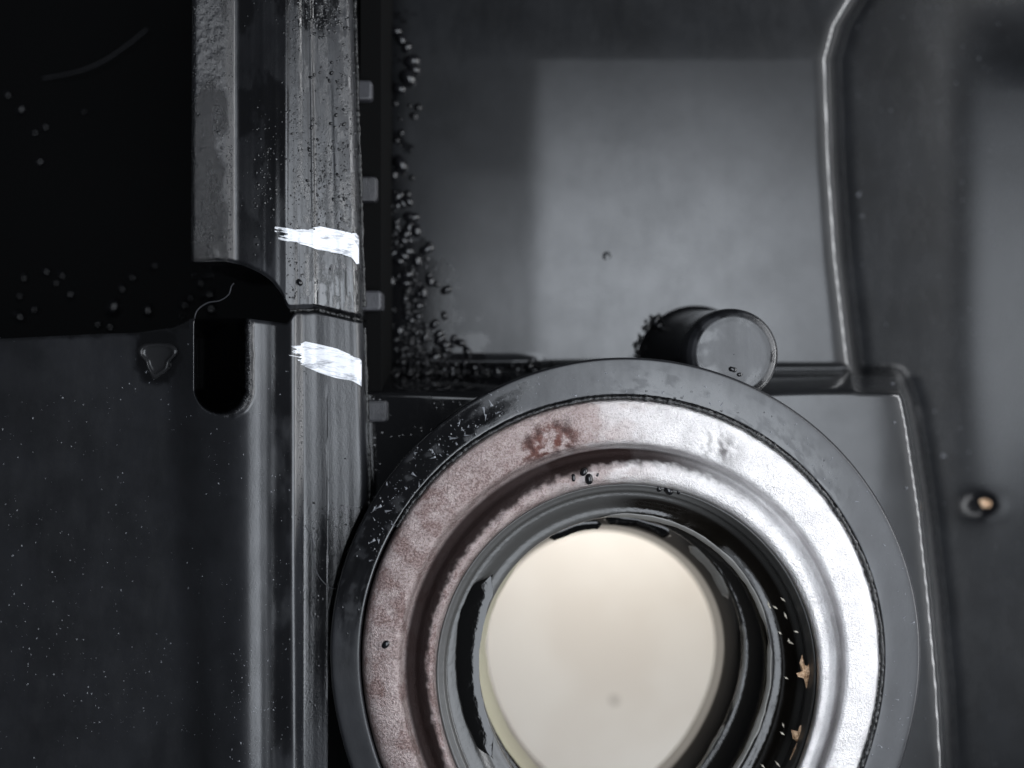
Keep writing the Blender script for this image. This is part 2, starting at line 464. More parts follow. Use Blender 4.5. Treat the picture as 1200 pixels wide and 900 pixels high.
def ksmooth(knots, sig): return smooth_knots(knots, sig)
part_y = ksmooth([(-340, 401), (0, 397), (120, 391), (160, 390), (200, 384), (224, 373), (288, 373), (336, 379), (345, 366), (372, 364), (400, 370), (430, 377)], 2.0)
arch_y = ksmooth([(224, 307), (262, 306), (285, 311), (305, 320), (320, 331), (331, 346), (337, 362), (343, 362), (372, 361), (400, 367), (430, 374)], 2.0)
def edge_shift(xref, y):
    xr = 413 + 18 * np.clip(y / 560.0, -0.4, 1)
    return (xr - 430) * ss(330, 425, xref)
ARC = (733, 768, 351.0)
def y_arc(x):
    d = ARC[2] ** 2 - (x - ARC[0]) ** 2
    return np.where(d > 0, ARC[1] - np.sqrt(np.maximum(d, 0)), 1000)

SLOT = (258, 384, 484, 30)
def slot_d(x, y):
    """signed distance to the slot that opens at the top edge"""
    cx, yt, yb, r = SLOT
    dx = x - cx; dy = np.where(y < yb - r, 0, y - (yb - r))
    return np.hypot(dx, dy) - r + 3.0 * (fbm(x, y, 9, 3, 8) - 0.5) * ss(250, 262, x)

def z_lower(x, y):
    s = (y - 400) * 0.055
    xw = x - s * ss(300, 228, x)
    z = lo_k(xw)
    z = z + 0.10 * np.clip(x - 361, 0, 70) * ss(540, 680, y)
    d = slot_d(x, y)
    z = z - (150 - 1.6 * (x - 258)) * np.where(x < 258, ss(0.8, -1.8, d), ss(2.0, -8.0, d))
    z = z + 5.5 * np.exp(-((d - 4.5) / 3.5) ** 2) * ss(268, 278, x) * (0.6 + 0.9 * fbm(x, y, 7, 3, 71))
    z = z + 1.0 * (fbm(x, y, 70, 3, 41) - 0.5) + 1.5 * (fbm(x, y * 0.02, 12, 2, 46) - 0.5) * ss(280, 320, x)
    return z
def z_upper(x, y):
    return up_k(x) + 0.8 * (fbm(x, y, 50, 3, 43) - 0.5) + 3.4 * (fbm(x, y * 0.02, 14, 3, 45) - 0.5) * ss(272, 345, x) + 2.2 * (fbm(x, y, 5, 3, 44) - 0.5) * ss(268, 258, x)

def shade_wall(a, src):
    r = a.ravel()[src].copy(); r[a.size:] = 1.0   # side walls blackened to stand in for shade in the gap
    return r
# upper
upper = empty('upper_casing', W(325, 150, -230), 'upper rough silver-black cast rail along the left, ending at the dark arched gap', 'casing half')
xr_ = np.arange(224, 430.6, 0.9)
vv = np.linspace(0, 1, 330)
XR = np.tile(xr_, (len(vv), 1))
y0 = np.full_like(xr_, -170.0); y1 = arch_y(xr_)
PYu = y0 + (y1 - y0) * vv[:, None] ** 0.9
PXu = XR + edge_shift(XR, PYu) + 0.016 * (300 - PYu) * ss(300, 226, XR) * 0.25
PYu = PYu + 0.8 * (fbm(PXu, PYu, 6, 3, 3) - 0.5) * (vv[:, None] > 0.99)
Zu = z_upper(XR, PYu)
Zu = Zu - 5 * ss(0.985, 1.0, vv)[:, None] ** 2
X, Y, _ = W(PXu, PYu, Zu)
V, F, src = grid_mesh(X, Y, Zu, None, -235)
n1 = fbm(PXu, PYu * 0.45, 30, 5, 51); n2 = fbm(PXu, PYu * 0.5, 8, 4, 52)
facet = ss(272, 264, XR)
oil_u = np.clip(ss(0.55, 0.42, n1) * 0.5 * facet + ss(276, 282, XR) * ss(342, 336, XR) * (0.95 - 0.5 * ss(150, 290, PYu) - 0.5 * ss(0.5, 0.62, n1)) +
        ss(342, 350, XR) * (ss(0.50, 0.56, n2) * 0.8 * ss(110, 260, PYu) + 0.85 * ss(305, 320, PYu) * ss(365, 372, XR)), 0, 1)
oil_u = np.maximum(oil_u, 0.85 * ss(232, 225, XR) * 0 + 0.8 * ss(262, 295, PYu) * facet)
# bare black patch at the very top
oil_u = np.maximum(oil_u, ss(1.2, 0.8, np.hypot((PXu - 372) / 26, (PYu - 8) / 26) + (n2 - 0.5)))
grit_u = 0.10 + 0.95 * facet * (1 - 0.5 * ss(0.45, 0.6, n1)) + 0.25 * ss(340, 348, XR) * ss(0.42, 0.6, n2)
raw_object('rail', V, F, M_casing, upper, attrs=dict(oil=shade_wall(oil_u, src), grit=grit_u.ravel()[src]))

# lower
lower = empty('lower_casing', W(215, 650, -230), 'lower dusty dark grey cover at bottom left with a rounded ridge and black slot', 'casing half')
xr_ = np.concatenate([np.arange(-330, 190, 4.0), np.arange(190, 430.6, 1.0)])
vv = np.linspace(0, 1, 360)
XR = np.tile(xr_, (len(vv), 1))
y0 = part_y(xr_); y1 = np.where(xr_ < 383.5, 1060.0, y_arc(xr_ + 0.0))
y1 = np.minimum(y1, 1060)
PYl = y0 + (y1 - y0) * vv[:, None]
PXl = XR + edge_shift(XR, PYl)
Zl = z_lower(XR, PYl)
edge = np.where(XR > 383, ss(7, 0, (y1 - PYl)), 0)
Zl = Zl - 6 * edge - 4 * ss(4, 0, PYl - y0) ** 2
X, Y, _ = W(PXl, PYl, Zl)
V, F, src = grid_mesh(X, Y, Zl, None, -235)
n1 = fbm(PXl, PYl * 0.5, 45, 5, 61); n2 = fbm(PXl, PYl, 12, 4, 62)
d = slot_d(XR, PYl)
oil_shade_l = ss(1.5, -2, d)  # slot interior blackened to stand in for its deep shade
oil_shade_l = np.maximum(oil_shade_l, 0.9 * ss(352, 358, XR) * ss(560, 640, PYl + 120 * (n1 - 0.5)) * ss(900, 760, PYl))
oil_shade_l = np.maximum(oil_shade_l, ss(1.15, 0.85, np.hypot((XR - 184) / 28, (PYl - 416) / 34) + (n2 - .5) * .5))
oil_shade_l = np.maximum(oil_shade_l, ss(395, 388, PYl + 16 * (n2 - .5) + 3 * ss(150, 200, XR)) * (XR < 222))
oil_shade_l = np.maximum(oil_shade_l, 0.6 * ss(196, 206, XR) * ss(236, 226, XR) * ss(520, 400, PYl))
oil_shade_l = np.maximum(oil_shade_l, 0.7 * ss(312, 322, XR) * ss(345, 338, XR) * ss(0.35, 0.6, n1 + 0.15))
grit_l = 0.06 + 0.8 * np.exp(-((d - 3) / 4.0) ** 2) * (XR > 262) + 0.12 * ss(344, 350, XR)
raw_object('ribbed_cover', V, F, M_casing, lower, attrs=dict(oil=shade_wall(np.clip(oil_shade_l, 0, 1), src), grit=np.clip(grit_l, 0, 1).ravel()[src], shade_mask=(0.93 * ss(0.5, -2, d)).ravel()[src]))  # slot reflections cut as well, part of its painted shade

# white paint strokes, laid over the casing skin
def casing_z(x, y, zf):
    # invert the edge shift roughly
    xr = x.copy()
    for _ in range(4): xr = x - edge_shift(xr, y)
    return zf(xr, y), xr
def stroke(parent, zf, path, seed):
    """path: (x, top, bottom) stations; ragged bristle edges, thin real film"""
    x0, x1 = path[0][0], path[-1][0]
    gx = np.arange(x0, x1 + 0.01, 0.7); m = 120
    tp = np.interp(gx, [p[0] for p in path], [p[1] for p in path]); bt = np.interp(gx, [p[0] for p in path], [p[2] for p in path])
    v = np.linspace(-0.12, 1.12, m)[:, None]
    GX = np.tile(gx, (m, 1)); GY = tp + (bt - tp) * v
    z, _ = casing_z(GX, GY, zf)
    slope = (np.array(path)[-1][1] - path[0][1]) / (x1 - x0)
    across = GY - slope * (GX - x0)
    st = fbm(GX * 0.10, across, 3.2, 4, seed); bl = fbm(GX, GY, 14, 3, seed + 3)
    tail = ss(x0, x0 + 0.42 * (x1 - x0), GX)
    ed = np.minimum(v, 1 - v) + 0.10
    cov = st * 0.9 + bl * 0.35 - 0.86 + 0.68 * tail + np.clip(ed, -0.2, 0.3) * 1.1 - 0.22
    on = cov > 0
    thick = 0.5 + 2.2 * np.clip(cov * 2.2, 0, 1)
    Z = z + thick
    X, Y, _ = W(GX, GY, Z)
    keep = on[:-1, :-1] & on[1:, 1:] & on[:-1, 1:] & on[1:, :-1]
    V, F, src = grid_mesh(X, Y, Z, keep)
    used = np.unique(F); remap = -np.ones(len(V), int); remap[used] = np.arange(len(used))
    return raw_object('paint_mark', V[used], remap[F], M_paint, parent)
stroke(upper, z_upper, [(322, 264, 276), (330, 263, 287), (345, 269, 283), (360, 270, 286), (375, 268, 291), (400, 273, 295), (412, 276, 299), (418, 277, 306), (421, 281, 306)], 201)
stroke(lower, z_lower, [(330, 407, 418), (345, 405, 421), (358, 403, 427), (375, 407, 434), (395, 412, 440), (412, 419, 443), (421, 422, 448), (424, 426, 450)], 231)

# tubes for sealant beads, fibres
def tube(name, pts, r, mat, parent=None, n=8, wob=0.0, seed=0, loc=None):
    P = np.array(pts, float)
    d = np.gradient(P, axis=0); d /= np.linalg.norm(d, axis=1)[:, None]
    up = np.array([0, 0, 1.0]); V = []
    rr = r if np.ndim(r) else np.full(len(P), r)
    rn = np.random.default_rng(seed)
    for p, t_, q in zip(P, d, rr):
        s = np.cross(t_, up); s /= max(np.linalg.norm(s), 1e-6); u = np.cross(s, t_)
        w = q * (1 + wob * (rn.random() - 0.5))
        for k in range(n):
            a = 2 * math.pi * k / n
            V.append(p + w * (math.cos(a) * s + math.sin(a) * u))
    F = []
    m = len(P)
    for i in range(m - 1):
        for k in range(n):
            F.append((i * n + k, i * n + (k + 1) % n, (i + 1) * n + (k + 1) % n, (i + 1) * n + k))
    F.append(tuple(range(n))[::-1]); F.append(tuple((m - 1) * n + k for k in range(n)))
    return raw_object(name, V, F, mat, parent, loc=loc)

def spline(pts, n=40):
    P = np.array(pts, float); m = len(P); out = []
    for i in range(m - 1):
        p0, p1, p2, p3 = P[max(i - 1, 0)], P[i], P[i + 1], P[min(i + 2, m - 1)]
        for u in np.linspace(0, 1, n // (m - 1) + 1, endpoint=False):
            out.append(0.5 * ((2 * p1) + (-p0 + p2) * u + (2 * p0 - 5 * p1 + 4 * p2 - p3) * u * u + (-p0 + 3 * p1 - 3 * p2 + p3) * u ** 3))
    out.append(P[-1]); return np.array(out)

gx = np.arange(340, 431, 1.4)
jy = arch_y(gx) + 1.5 + 2.6 * (fbm(gx, gx * 0, 7, 3, 9) - 0.5)
jx = gx + edge_shift(gx, jy)
tube('sealant_bead', np.stack(W(jx, jy, z_lower(gx, jy + 2) + 1.0), -1), 2.2 + 1.5 * (fbm(gx, gx * 0, 5, 3, 19) - .4), M_sealant, upper, wob=0.6)
# squeezed sealant line along the right edge of both halves
for par, ya, yb, dx, sd in ((upper, -120, 360, 2.5, 1), (lower, 384, 600, 2.0, 2)):
    gy = np.arange(ya, yb, 2.2)
    gxx = 430 + edge_shift(np.full_like(gy, 430), gy) + dx + 1.6 * (fbm(gy, gy * 0, 22, 3, 29 + sd) - 0.5)
    tube('edge_sealant', np.stack(W(gxx, gy, -76 + 0 * gy), -1), 2.4 + 1.8 * (fbm(gy, gy * 0, 12, 3, 39) - .5), M_sealant, par, wob=0.5)

# ------------------------------------------------------------------ 4. toothed strip in the gap beside the casing
strip = empty('toothed_strip', W(440, 300, -235), 'dark strip with four small grey square teeth beside the left casing edge', 'strip')
M_gap = glossy('gap_shade_black', (0.002, 0.002, 0.002), 0.9)  # dull black standing in for the shade inside the gap
M_gap.node_tree.nodes['Principled BSDF'].inputs['Specular IOR Level'].default_value = 0.1
def rounded_block(name, x0, x1, y0, y1, ztop, zbot, mat, parent, r=5, attrs=None):
    def outline(inset, z):
        pts = []
        for cx, cy, a0 in ((x1 - r, y0 + r, 0), (x0 + r, y0 + r, 90), (x0 + r, y1 - r, 180), (x1 - r, y1 - r, 270)):
            for k in range(6):
                a = math.radians(a0 + 90 * k / 5)
                rad = max(r - inset, 0.5)
                pts.append((cx + rad * math.cos(a), cy - rad * math.sin(a)))
        return pts
    kt = (D - ztop) / D
    V = []; b_ = r / 5.0; lv = [(3.2 * b_, ztop), (1.2 * b_, ztop - 0.8 * b_), (0, ztop - 3 * b_), (0, (ztop + zbot) / 2), (0, zbot)]
    n = 24
    for ins, z in lv:
        for (x, y) in outline(ins, z): V.append(((x - 600) * kt, (450 - y) * kt, z))
    F = [tuple(range(n))]
    for l in range(len(lv) - 1):
        for k in range(n):
            F.append((l * n + k, (l + 1) * n + k, (l + 1) * n + (k + 1) % n, l * n + (k + 1) % n))
    F.append(tuple((len(lv) - 1) * n + k for k in range(n))[::-1])
    at = dict(oil=np.full(len(V), 0.0), grit=np.full(len(V), 0.1))
    if attrs: at = {k: np.full(len(V), v) for k, v in attrs.items()}
    return raw_object(name, V, F, mat, parent, smooth=False, attrs=at)
rounded_block('backing_strip', 422, 447, -140, 640, -104, -330, M_gap, strip, 1.5)  # raised black strip hides the lit wall so the gap looks shaded
M_tooth = plastic('grey_tooth', (0.035, 0.035, 0.04), 0.5, 0.12, 0.3, 0.25)
for (x0, x1, y0, y1, ol) in ((414, 436, 93, 117, .2), (412, 442, 206, 236, .5), (416, 447, 340, 364, 0.), (420, 454, 469, 495, .45)):
    rounded_block('tooth', x0, x1, y0, y1, -92, -118, M_tooth, strip, 5, dict(oil=ol, grit=0.25 + 0.4 * (ol > .4)))

# ------------------------------------------------------------------ 5. the oil seal
seal = empty('oil_seal', W(728, 772, -260), 'round metal-cased oil seal with brown-stained steel rim and black rubber lips', 'oil seal')
def wob_steel(a, u):
    return 0.5 * np.sin(a * 7 + u), 0 * a
V, F, TT = loft([(729, 770, 305, -60), (728, 771, 304, -16), (728, 771, 302.5, -7), (728, 771, 299, -2.5), (728.3, 773, 292, 0), (728.6, 776, 279, 1.2), (729, 779, 266, 0.2), (729, 780, 261, -4),
                 (731, 781, 257, -16), (733, 781.5, 252.5, -22), (735, 782, 248.5, -21), (735.5, 783.5, 243, -13), (735, 786, 236, -8), (734.5, 788, 229, -9), (734, 790, 225, -15), (734, 790, 223.5, -24), (734, 790, 223, -45)], 480, 6)
ang, U = TT[:, 0], TT[:, 1]; deg = A(ang) % 360
n1 = fbm(ang * 270, U * 14, 20, 5, 88); n2 = fbm(ang * 270, U * 10, 7, 4, 89)
leftness = ss(58, 145, deg) * ss(270, 200, deg)
rust_shade = np.clip(leftness * (0.34 + 0.22 * ss(0.45, 0.62, n1)) + 0.8 * np.exp(-((deg - 109) / 9.0) ** 2) * np.exp(-((U - 5.6) / 1.4) ** 2) * ss(0.2, 0.62, n2 + 0.4 * (n1 - .5)), 0, 1)  # dull pinkish left side is painted shade; the brown patch is stain
dirt_shade = np.clip(0.97 * ss(7.4, 8.6, U) * ss(11.4, 10.2, U + 1.6 * (n2 - .5) - 1.5 * leftness) * (0.12 + 0.88 * ss(40, 85, deg) * ss(300, 230, deg)) +  # left groove and bead slope carry painted shade; other patches are dirt
       0.9 * np.exp(-((deg - 66) / 5.5) ** 2) * np.exp(-((U - 5.2) / 1.1) ** 2) * ss(0.34, 0.56, n2) +
       0.7 * ss(100, 104, deg) * ss(118, 112, deg) * ss(0.50, 0.62, n2) * ss(3, 5, U) * ss(8, 7, U) +
       0.75 * ss(88, 94, deg) * ss(112, 104, deg) * ss(8, 9, U) * ss(12, 10.4, U + n2), 0, 1)
raw_object('metal_rim', V, F, M_steel, seal, attrs=dict(rust_shade=rust_shade, dirt_shade=dirt_shade))

# rubber body and lips
LIP = [True]
def wob_lip(a, u):
    k = np.clip((u - 5) / 3, 0, 1)
    right = ss(-0.25, 0.35, np.cos(a)) * ss(0.98, 0.75, np.sin(a))
    dz = -right * 42 * ss(0, 7.5, np.full_like(a, u)) * ss(9.0, 8.2, np.full_like(a, u)) if LIP[0] else 0 * a
    return 1.5 * k * (fbm(np.cos(a) * 40, np.sin(a) * 40, 22, 3, 14) - 0.5), dz
lip_prof = [(734, 790, 225, -30), (733.5, 789, 221, -27), (733.5, 788, 217, -29), (733, 787.5, 213, -31), (733, 786, 210, -36), (733, 785, 204, -38), (733, 782, 196, -41), (732.5, 779, 186, -48),
            (732, 776, 176, -50), (732, 775, 172, -52), (731.5, 775, 170, -57), (731, 775, 172, -70), (729, 774, 170, -96)]
V, F, TT = loft(lip_prof, 360, 6, wob=wob_lip)
ang, U = TT[:, 0], TT[:, 1]; deg = A(ang) % 360
n1 = fbm(ang * 180, U * 14, 24, 4, 98)
right = ss(100, 78, deg) + ss(290, 320, deg)
oil_r = np.clip(right * ss(4.5, 6, U) * 1.0 * (U < 8.6) + 0.25 * ss(3, 4, U) * ss(7.5, 7, U) + ss(9.2, 10, U), 0, 1)
LIP[0] = False
raw_object('rubber_lip', V, F, M_rubber, seal, attrs=dict(oil=oil_r))
V, F, TT = loft([(729, 774, 172, -92), (724, 770, 170, -100), (716, 764, 163, -108), (713, 761, 159, -110), (712, 760, 157, -114), (712, 760, 157.5, -124), (711, 760, 157, -150)], 320, 6, wob=wob_lip)
ang, U = TT[:, 0], TT[:, 1]
raw_object('dust_lip', V, F, M_rubber, seal, attrs=dict(oil=np.clip(0.9 - 0.5 * ss(3, 3.8, U) * ss(4.6, 4.0, U) * ss(0.4, 0.6, fbm(ang * 120, U * 0, 20, 3, 4)), 0, 1)))
M_sleeve = glossy('dark_sleeve', (0.05, 0.043, 0.036), 0.3, 20, 0.3, 2)
V, F, TT = loft([(711, 760, 160, -148), (709, 759, 152, -152), (707, 757.5, 143, -160), (706.5, 757, 141, -172), (706.5, 757, 139, -200), (706, 757, 136.5, -280), (704, 756, 134, -330)], 320, 5)
raw_object('sleeve', V, F, M_sleeve, seal)

def arc_patch(name, mat, parent, d0, d1, cx, cy, rin, rout, z, seed, rough=3.0, n=120, m=10, dz=2.5):
    a = np.radians(np.linspace(d0, d1, n))
    u = np.linspace(0, 1, n)
    taper = np.minimum(ss(0, 0.12, u), ss(1, 0.9, u))
    no = rough * (fbm(a * 170, a * 0, 38, 4, seed) - 0.5) * 2; ni = rough * (fbm(a * 170, a * 0, 38, 4, seed + 5) - 0.5) * 2
    mid = (rin + rout) / 2
    ro = mid + (rout - mid) * taper + no * taper; ri = mid - (mid - rin) * taper + ni * taper
    rows = []
    for k in range(m + 1):
        s_ = k / m
        r = ri * (1 - s_) + ro * s_
        dome = dz * (1 - (2 * s_ - 1) ** 4)
        zz = z[0] * (1 - s_) + z[1] * s_ + dome * taper
        x, y, q = ring_pts(cx, cy, r, zz, a); rows.append(np.stack([x, y, q], -1))
    V = np.concatenate(rows); idx = np.arange((m + 1) * n).reshape(m + 1, n)
    q = np.stack([idx[:-1, :-1], idx[1:, :-1], idx[1:, 1:], idx[:-1, 1:]], -1).reshape(-1, 4)
    return raw_object(name, V, q, mat, parent)

# black and yellowed films clinging to the lips
arc_patch('oil_film', M_oil, seal, 146, 214, 732, 775, 172, 198, (-37, -36), 300, 4, dz=1)
arc_patch('oil_film', M_oil, seal, 92, 118, 712, 762, 142, 154, (-112, -108), 310, 3, dz=3)
arc_patch('grease_film', M_film, seal, 128, 250, 709, 760, 139, 154, (-155, -112), 320, 2.5, dz=3)
arc_patch('grease_film', M_greyfilm, seal, 10, 100, 732, 775, 168, 173.5, (-54, -49.5), 330, 2.0, dz=1.5)
arc_patch('grease_film', M_greyfilm, seal, -62, 10, 732, 775, 167, 174, (-54, -49.5), 340, 3.0, dz=1.5)
arc_patch('grease_film', M_greyfilm, seal, 22, 52, 712, 760, 148, 158, (-122, -111), 350, 2.5, dz=1.5)
arc_patch('grease_film', M_greyfilm, seal, -26, 12, 713, 761, 156, 162, (-112, -108), 360, 3.5, dz=1.5)
arc_patch('grease_film', M_greyfilm, seal, -50, -30, 713, 761, 155, 160, (-112, -108), 361, 3.5, dz=1.5)
arc_patch('oil_film', M_oil, seal, 60, 92, 712, 760, 146, 156, (-120, -111), 370, 3, dz=2)
# sealant squeezed out between rim and collar
a = np.radians(np.linspace(-50, 150, 520))
rr = 305 + 1.6 * (fbm(a * 300, a * 0, 10, 4, 400) - 0.5)
x, y, z = ring_pts(728.5, 770.5, rr, np.full_like(a, -4.5), a)
tube('sealant_bead', np.stack([x, y, z], -1), 2.2 + 2.6 * np.clip(fbm(a * 300, a * 0, 6, 3, 410) - .42, 0, 1), M_sealant, seal, wob=0.7)

# ------------------------------------------------------------------ 6. droplets, chips, fibres, dust
def dome_mesh(r, h, seed, n=14, m=6):
    rn = np.random.default_rng(seed); V = [(0, 0, h)]; F = []
    ph = rn.random() * 6; e = 0.12 + 0.2 * rn.random()
    for i in range(1, m + 1):
        s_ = i / m
        for k in range(n):
            a = 2 * math.pi * k / n
            rad = r * math.sin(s_ * math.pi / 2) * (1 + e * math.cos(2 * a + ph))
            V.append((rad * math.cos(a), rad * math.sin(a), h * math.cos(s_ * math.pi / 2)))
    for k in range(n): F.append((0, 1 + k, 1 + (k + 1) % n))
    for i in range(m - 1):
        for k in range(n):
            F.append((1 + i * n + k, 1 + (i + 1) * n + k, 1 + (i + 1) * n + (k + 1) % n, 1 + i * n + (k + 1) % n))
    F.append(tuple(1 + (m - 1) * n + k for k in range(n))[::-1])
    me = bpy.data.meshes.new('oil_droplet')
    me.from_pydata([(a * S, b * S, c * S) for a, b, c in V], [], F)
    me.polygons.foreach_set('use_smooth', np.full(len(me.polygons), True))
    me.materials.append(M_drop); me.update()
    return me
M_drop = glossy('oil_drop', (0.006, 0.006, 0.007), 0.14, 6, 0.25, 1.5)
protos = [dome_mesh(10, 8 + s_ * 0.6, s_) for s_ in range(5)]
def droplet(px, py, z, r, label, group):
    o = bpy.data.objects.new('oil_droplet', random.choice(protos)); COL.objects.link(o)
    k = (D - z) / D
    o.location = [c * S for c in W(px, py, z)]
    s_ = r * k / 10; o.scale = (s_, s_, s_); o.rotation_euler.z = random.uniform(0, 6.28)
    return tag(o, label, 'oil droplet', group)
g1 = 'oil droplets in the dark left cavity'; l1 = 'small oil droplet glinting in the black cavity above the dusty cover'
for (x, y, r) in ((9, 111, 5), (25, 129, 6), (52, 149, 4.5), (40, 156, 4), (46, 190, 5), (28, 325, 4.5), (54, 318, 5.5), (72, 322, 5), (65, 332, 4.5), (83, 346, 5.5), (21, 370, 7), (39, 363, 5), (23, 348, 4),
                  (132, 361, 10), (173, 364, 7), (180, 312, 5), (143, 338, 5), (155, 325, 5), (128, 382, 5), (115, 381, 4), (98, 131, 3)):
    droplet(x, y, -326, r, l1, g1)
g2 = 'oil droplets under the arched gap'; l2 = 'oil droplet clustered beside the arched gap under the upper rail'
for (x, y, r) in ((235, 331, 6), (228, 322, 4), (240, 324, 3.5), (216, 357, 6), (223, 349, 5), (243, 346, 8.5), (246, 360, 9), (247, 322, 4), (213, 371, 3)):
    droplet(x, y, -326, r, l2, g2)
g3 = 'oil droplets along the curved edge beside the teeth'; l3 = 'bright oil droplet in the curved row right of the two upper teeth'
for (x, y, r) in ((464, 37, 7), (470, 46, 7), (477, 56, 6), (483, 72, 9), (478, 92, 10), (468, 104, 7), (470, 193, 9), (462, 205, 6), (485, 82, 7)):
    droplet(x, y, float(z_housing(np.array(x), np.array(y))) + 1, r, l3, g3)
g4 = 'oil droplets crowded on the wet left side of the panel'; l4 = 'black oil droplet on the wet patch at left of the grey panel'
pts = [(465, 266, 5), (502, 290, 6), (461, 297, 6), (459, 329, 6), (492, 344, 6), (489, 371, 5), (509, 380, 6), (521, 370, 5), (514, 392, 6), (488, 390, 4), (548, 412, 6), (540, 402, 6), (450, 238, 5)]
for _ in range(55):
    y = random.uniform(225, 428); xm = 470 + 45 * float(ss(230, 330, y)) + 22 * float(ss(390, 425, y))
    pts.append((random.triangular(446, xm + 18, xm - 6), y, random.uniform(2.5, 8)))
for (x, y, r) in pts: droplet(x, y, float(z_housing(np.array(x), np.array(y))) - 0.2 * r, r, l4, g4)
g5 = 'oil droplets lined up at the foot of the step'; l5 = 'bright oil droplet in the row between the grey panel and the ring collar'
for (x, y, r) in ((520, 433, 5), (530, 432, 7), (556, 431, 6), (583, 436, 7), (606, 434, 6), (620, 429, 6), (571, 434, 4), (543, 434, 4), (600, 428, 3)):
    droplet(x, y, float(z_housing(np.array(x), np.array(y))), r, l5, g5)
g6 = 'oil droplets on the locating boss'; l6 = 'small oil droplet on the round boss behind the ring collar'
for (x, y, r, z) in ((768, 376, 5, -185), (772, 382, 4, -180), (858, 433, 5, -58), (866, 439, 4, -58), (816, 373, 3, -120), (833, 374, 3, -100), (813, 386, 3, -95)):
    droplet(x, y, z, r, l6, g6)
g7 = 'tiny dark droplets on the upper rail'; l7 = 'tiny dark oil droplet beading on the grey face of the upper rail'
for _ in range(34):
    x = random.uniform(360, 412); y = random.uniform(30, 258)
    z, _q = casing_z(np.array([x]), np.array([y]), z_upper); droplet(x, y, float(z[0]) - .4, random.uniform(1.2, 2.6), l7, g7)
for x, y, r in ((351, 331, 4),):
    z, _q = casing_z(np.array([x]), np.array([y]), z_upper)
    droplet(x, y, float(z[0]) - .4, r, 'single bright oil droplet below the left end of the upper paint mark', None)
x, y = 682, 556
for x, y, r in ((672, 560, 4), (684, 553, 5), (690, 561, 6), (700, 556, 3), (772, 572, 4), (783, 574, 6), (795, 575, 4)):
    droplet(x, y, -10 if x < 710 else -30, r, 'oil droplet on the bead at the top of the metal rim', 'oil droplets on the metal rim bead')
droplet(452, 755, 0, 5, 'small pit-like droplet on the left of the outer metal rim', None)

ORD = 'first second third fourth fifth sixth seventh eighth ninth tenth eleventh'.split()
def ordinal(group, axis, text):
    m = sorted([o for o in COL.objects if o.get('group') == group], key=lambda o: o.location[0] if axis == 'x' else -o.location[1])
    for i, o in enumerate(m): o['label'] = text % ORD[i]
ordinal(g2, 'x', 'oil droplet beside the arched gap, %s from the left of the nine there')
ordinal(g3, 'y', 'bright oil droplet right of the two upper teeth, %s from the top')
ordinal(g5, 'x', 'oil droplet at the foot of the step above the collar, %s from the left')
ordinal(g6, 'x', 'small oil droplet on the round boss behind the ring, %s from the left')
ordinal('oil droplets on the metal rim bead', 'x', 'oil droplet on the inner bead at the rim top, %s from the left')
# drop with a dried rim on the cover
def drop_ring():
    cx, cy = 184, 418; n = 60; V = []; F = []
    a = np.linspace(0, 2 * np.pi, n, endpoint=False)
    # rounded triangle, one point down
    def R(a): return 17.5 + 3.2 * np.cos(3 * (a + np.pi / 2)) + 0.8 * np.sin(5 * a) + 4.5 * np.exp(-((np.degrees(a) - 262) / 13) ** 2)
    prof = [(1.12, 0), (1.04, 2.6), (0.96, 4.6), (0.90, 4.8), (0.84, 3.6), (0.76, 1.8), (0.6, 1.1), (0.3, 1.0), (0.02, 1.0)]
    for k, h in prof:
        rr = R(a) * k
        x = cx + rr * np.cos(a) * 1.06; y = cy - rr * np.sin(a)
        zz = lo_k(x) + h - (0.5 if h == 0 else 0)
        X, Y, Z = W(x, y, zz); V.append(np.stack([X, Y, Z], -1))
    V = np.concatenate(V); m = len(prof); idx = np.arange(m * n).reshape(m, n); nx = np.roll(idx, -1, 1)
    q = np.stack([idx[:-1], idx[1:], nx[1:], nx[:-1]], -1).reshape(-1, 4)[:, ::-1]
    return V, q
V, F = drop_ring()
M_rimdrop = glossy('drying_oil', (0.02, 0.02, 0.021), 0.25, 10, 0.2, 1)
o = raw_object('oil_drop_ring', V, F[:, ::-1], M_rimdrop, loc=W(184, 418, -62))
tag(o, 'triangular dried oil drop with raised rim at the top of the dusty cover', 'oil drop')

# chips
def chip(name, px, py, z, shape, mat, label, cat, h=5):
    """irregular flake: outline in photo units round (px, py), domed and crinkled"""
    n = len(shape); V = []; F = []
    cx = sum(p[0] for p in shape) / n; cy = sum(p[1] for p in shape) / n
    for s_, dz in ((1.0, 0), (1.0, h * 0.5), (0.5, h)):
        for i, (x, y) in enumerate(shape):
            V.append(W(px + cx + (x - cx) * s_, py + cy + (y - cy) * s_, z + dz + (random.random() - .5) * h * 0.5 * (dz > 0)))
    V.append(W(px + cx, py + cy, z + h * 0.7))
    for l in (0, 1):
        for k in range(n): F.append((l * n + k, (l + 1) * n + k, (l + 1) * n + (k + 1) % n, l * n + (k + 1) % n))
    for k in range(n): F.append((2 * n + k, 3 * n, 2 * n + (k + 1) % n))
    F.append(tuple(range(n)))
    o = raw_object(name, V, F, mat, loc=W(px, py, z), smooth=False)
    return tag(o, label, cat)
chip('debris_flake', 943, 787, -44, [(-3, -20), (0, -8), (4, -6), (8, -14), (9, -2), (5, 8), (2, 20), (-1, 8), (-8, 6), (-10, 2), (-4, 0), (-6, -10)], M_chip,
     'upper tan splintered flake stuck to the dark inner wall of the seal', 'flake')
chip('debris_flake', 937, 865, -44, [(5, -18), (8, -10), (12, -6), (9, 4), (2, 10), (-4, 20), (-12, 26), (-8, 14), (-2, 6), (-8, 0), (-10, -10), (-2, -8), (0, -14)], M_chip,
     'lower larger tan flake with torn ends inside the seal', 'flake')
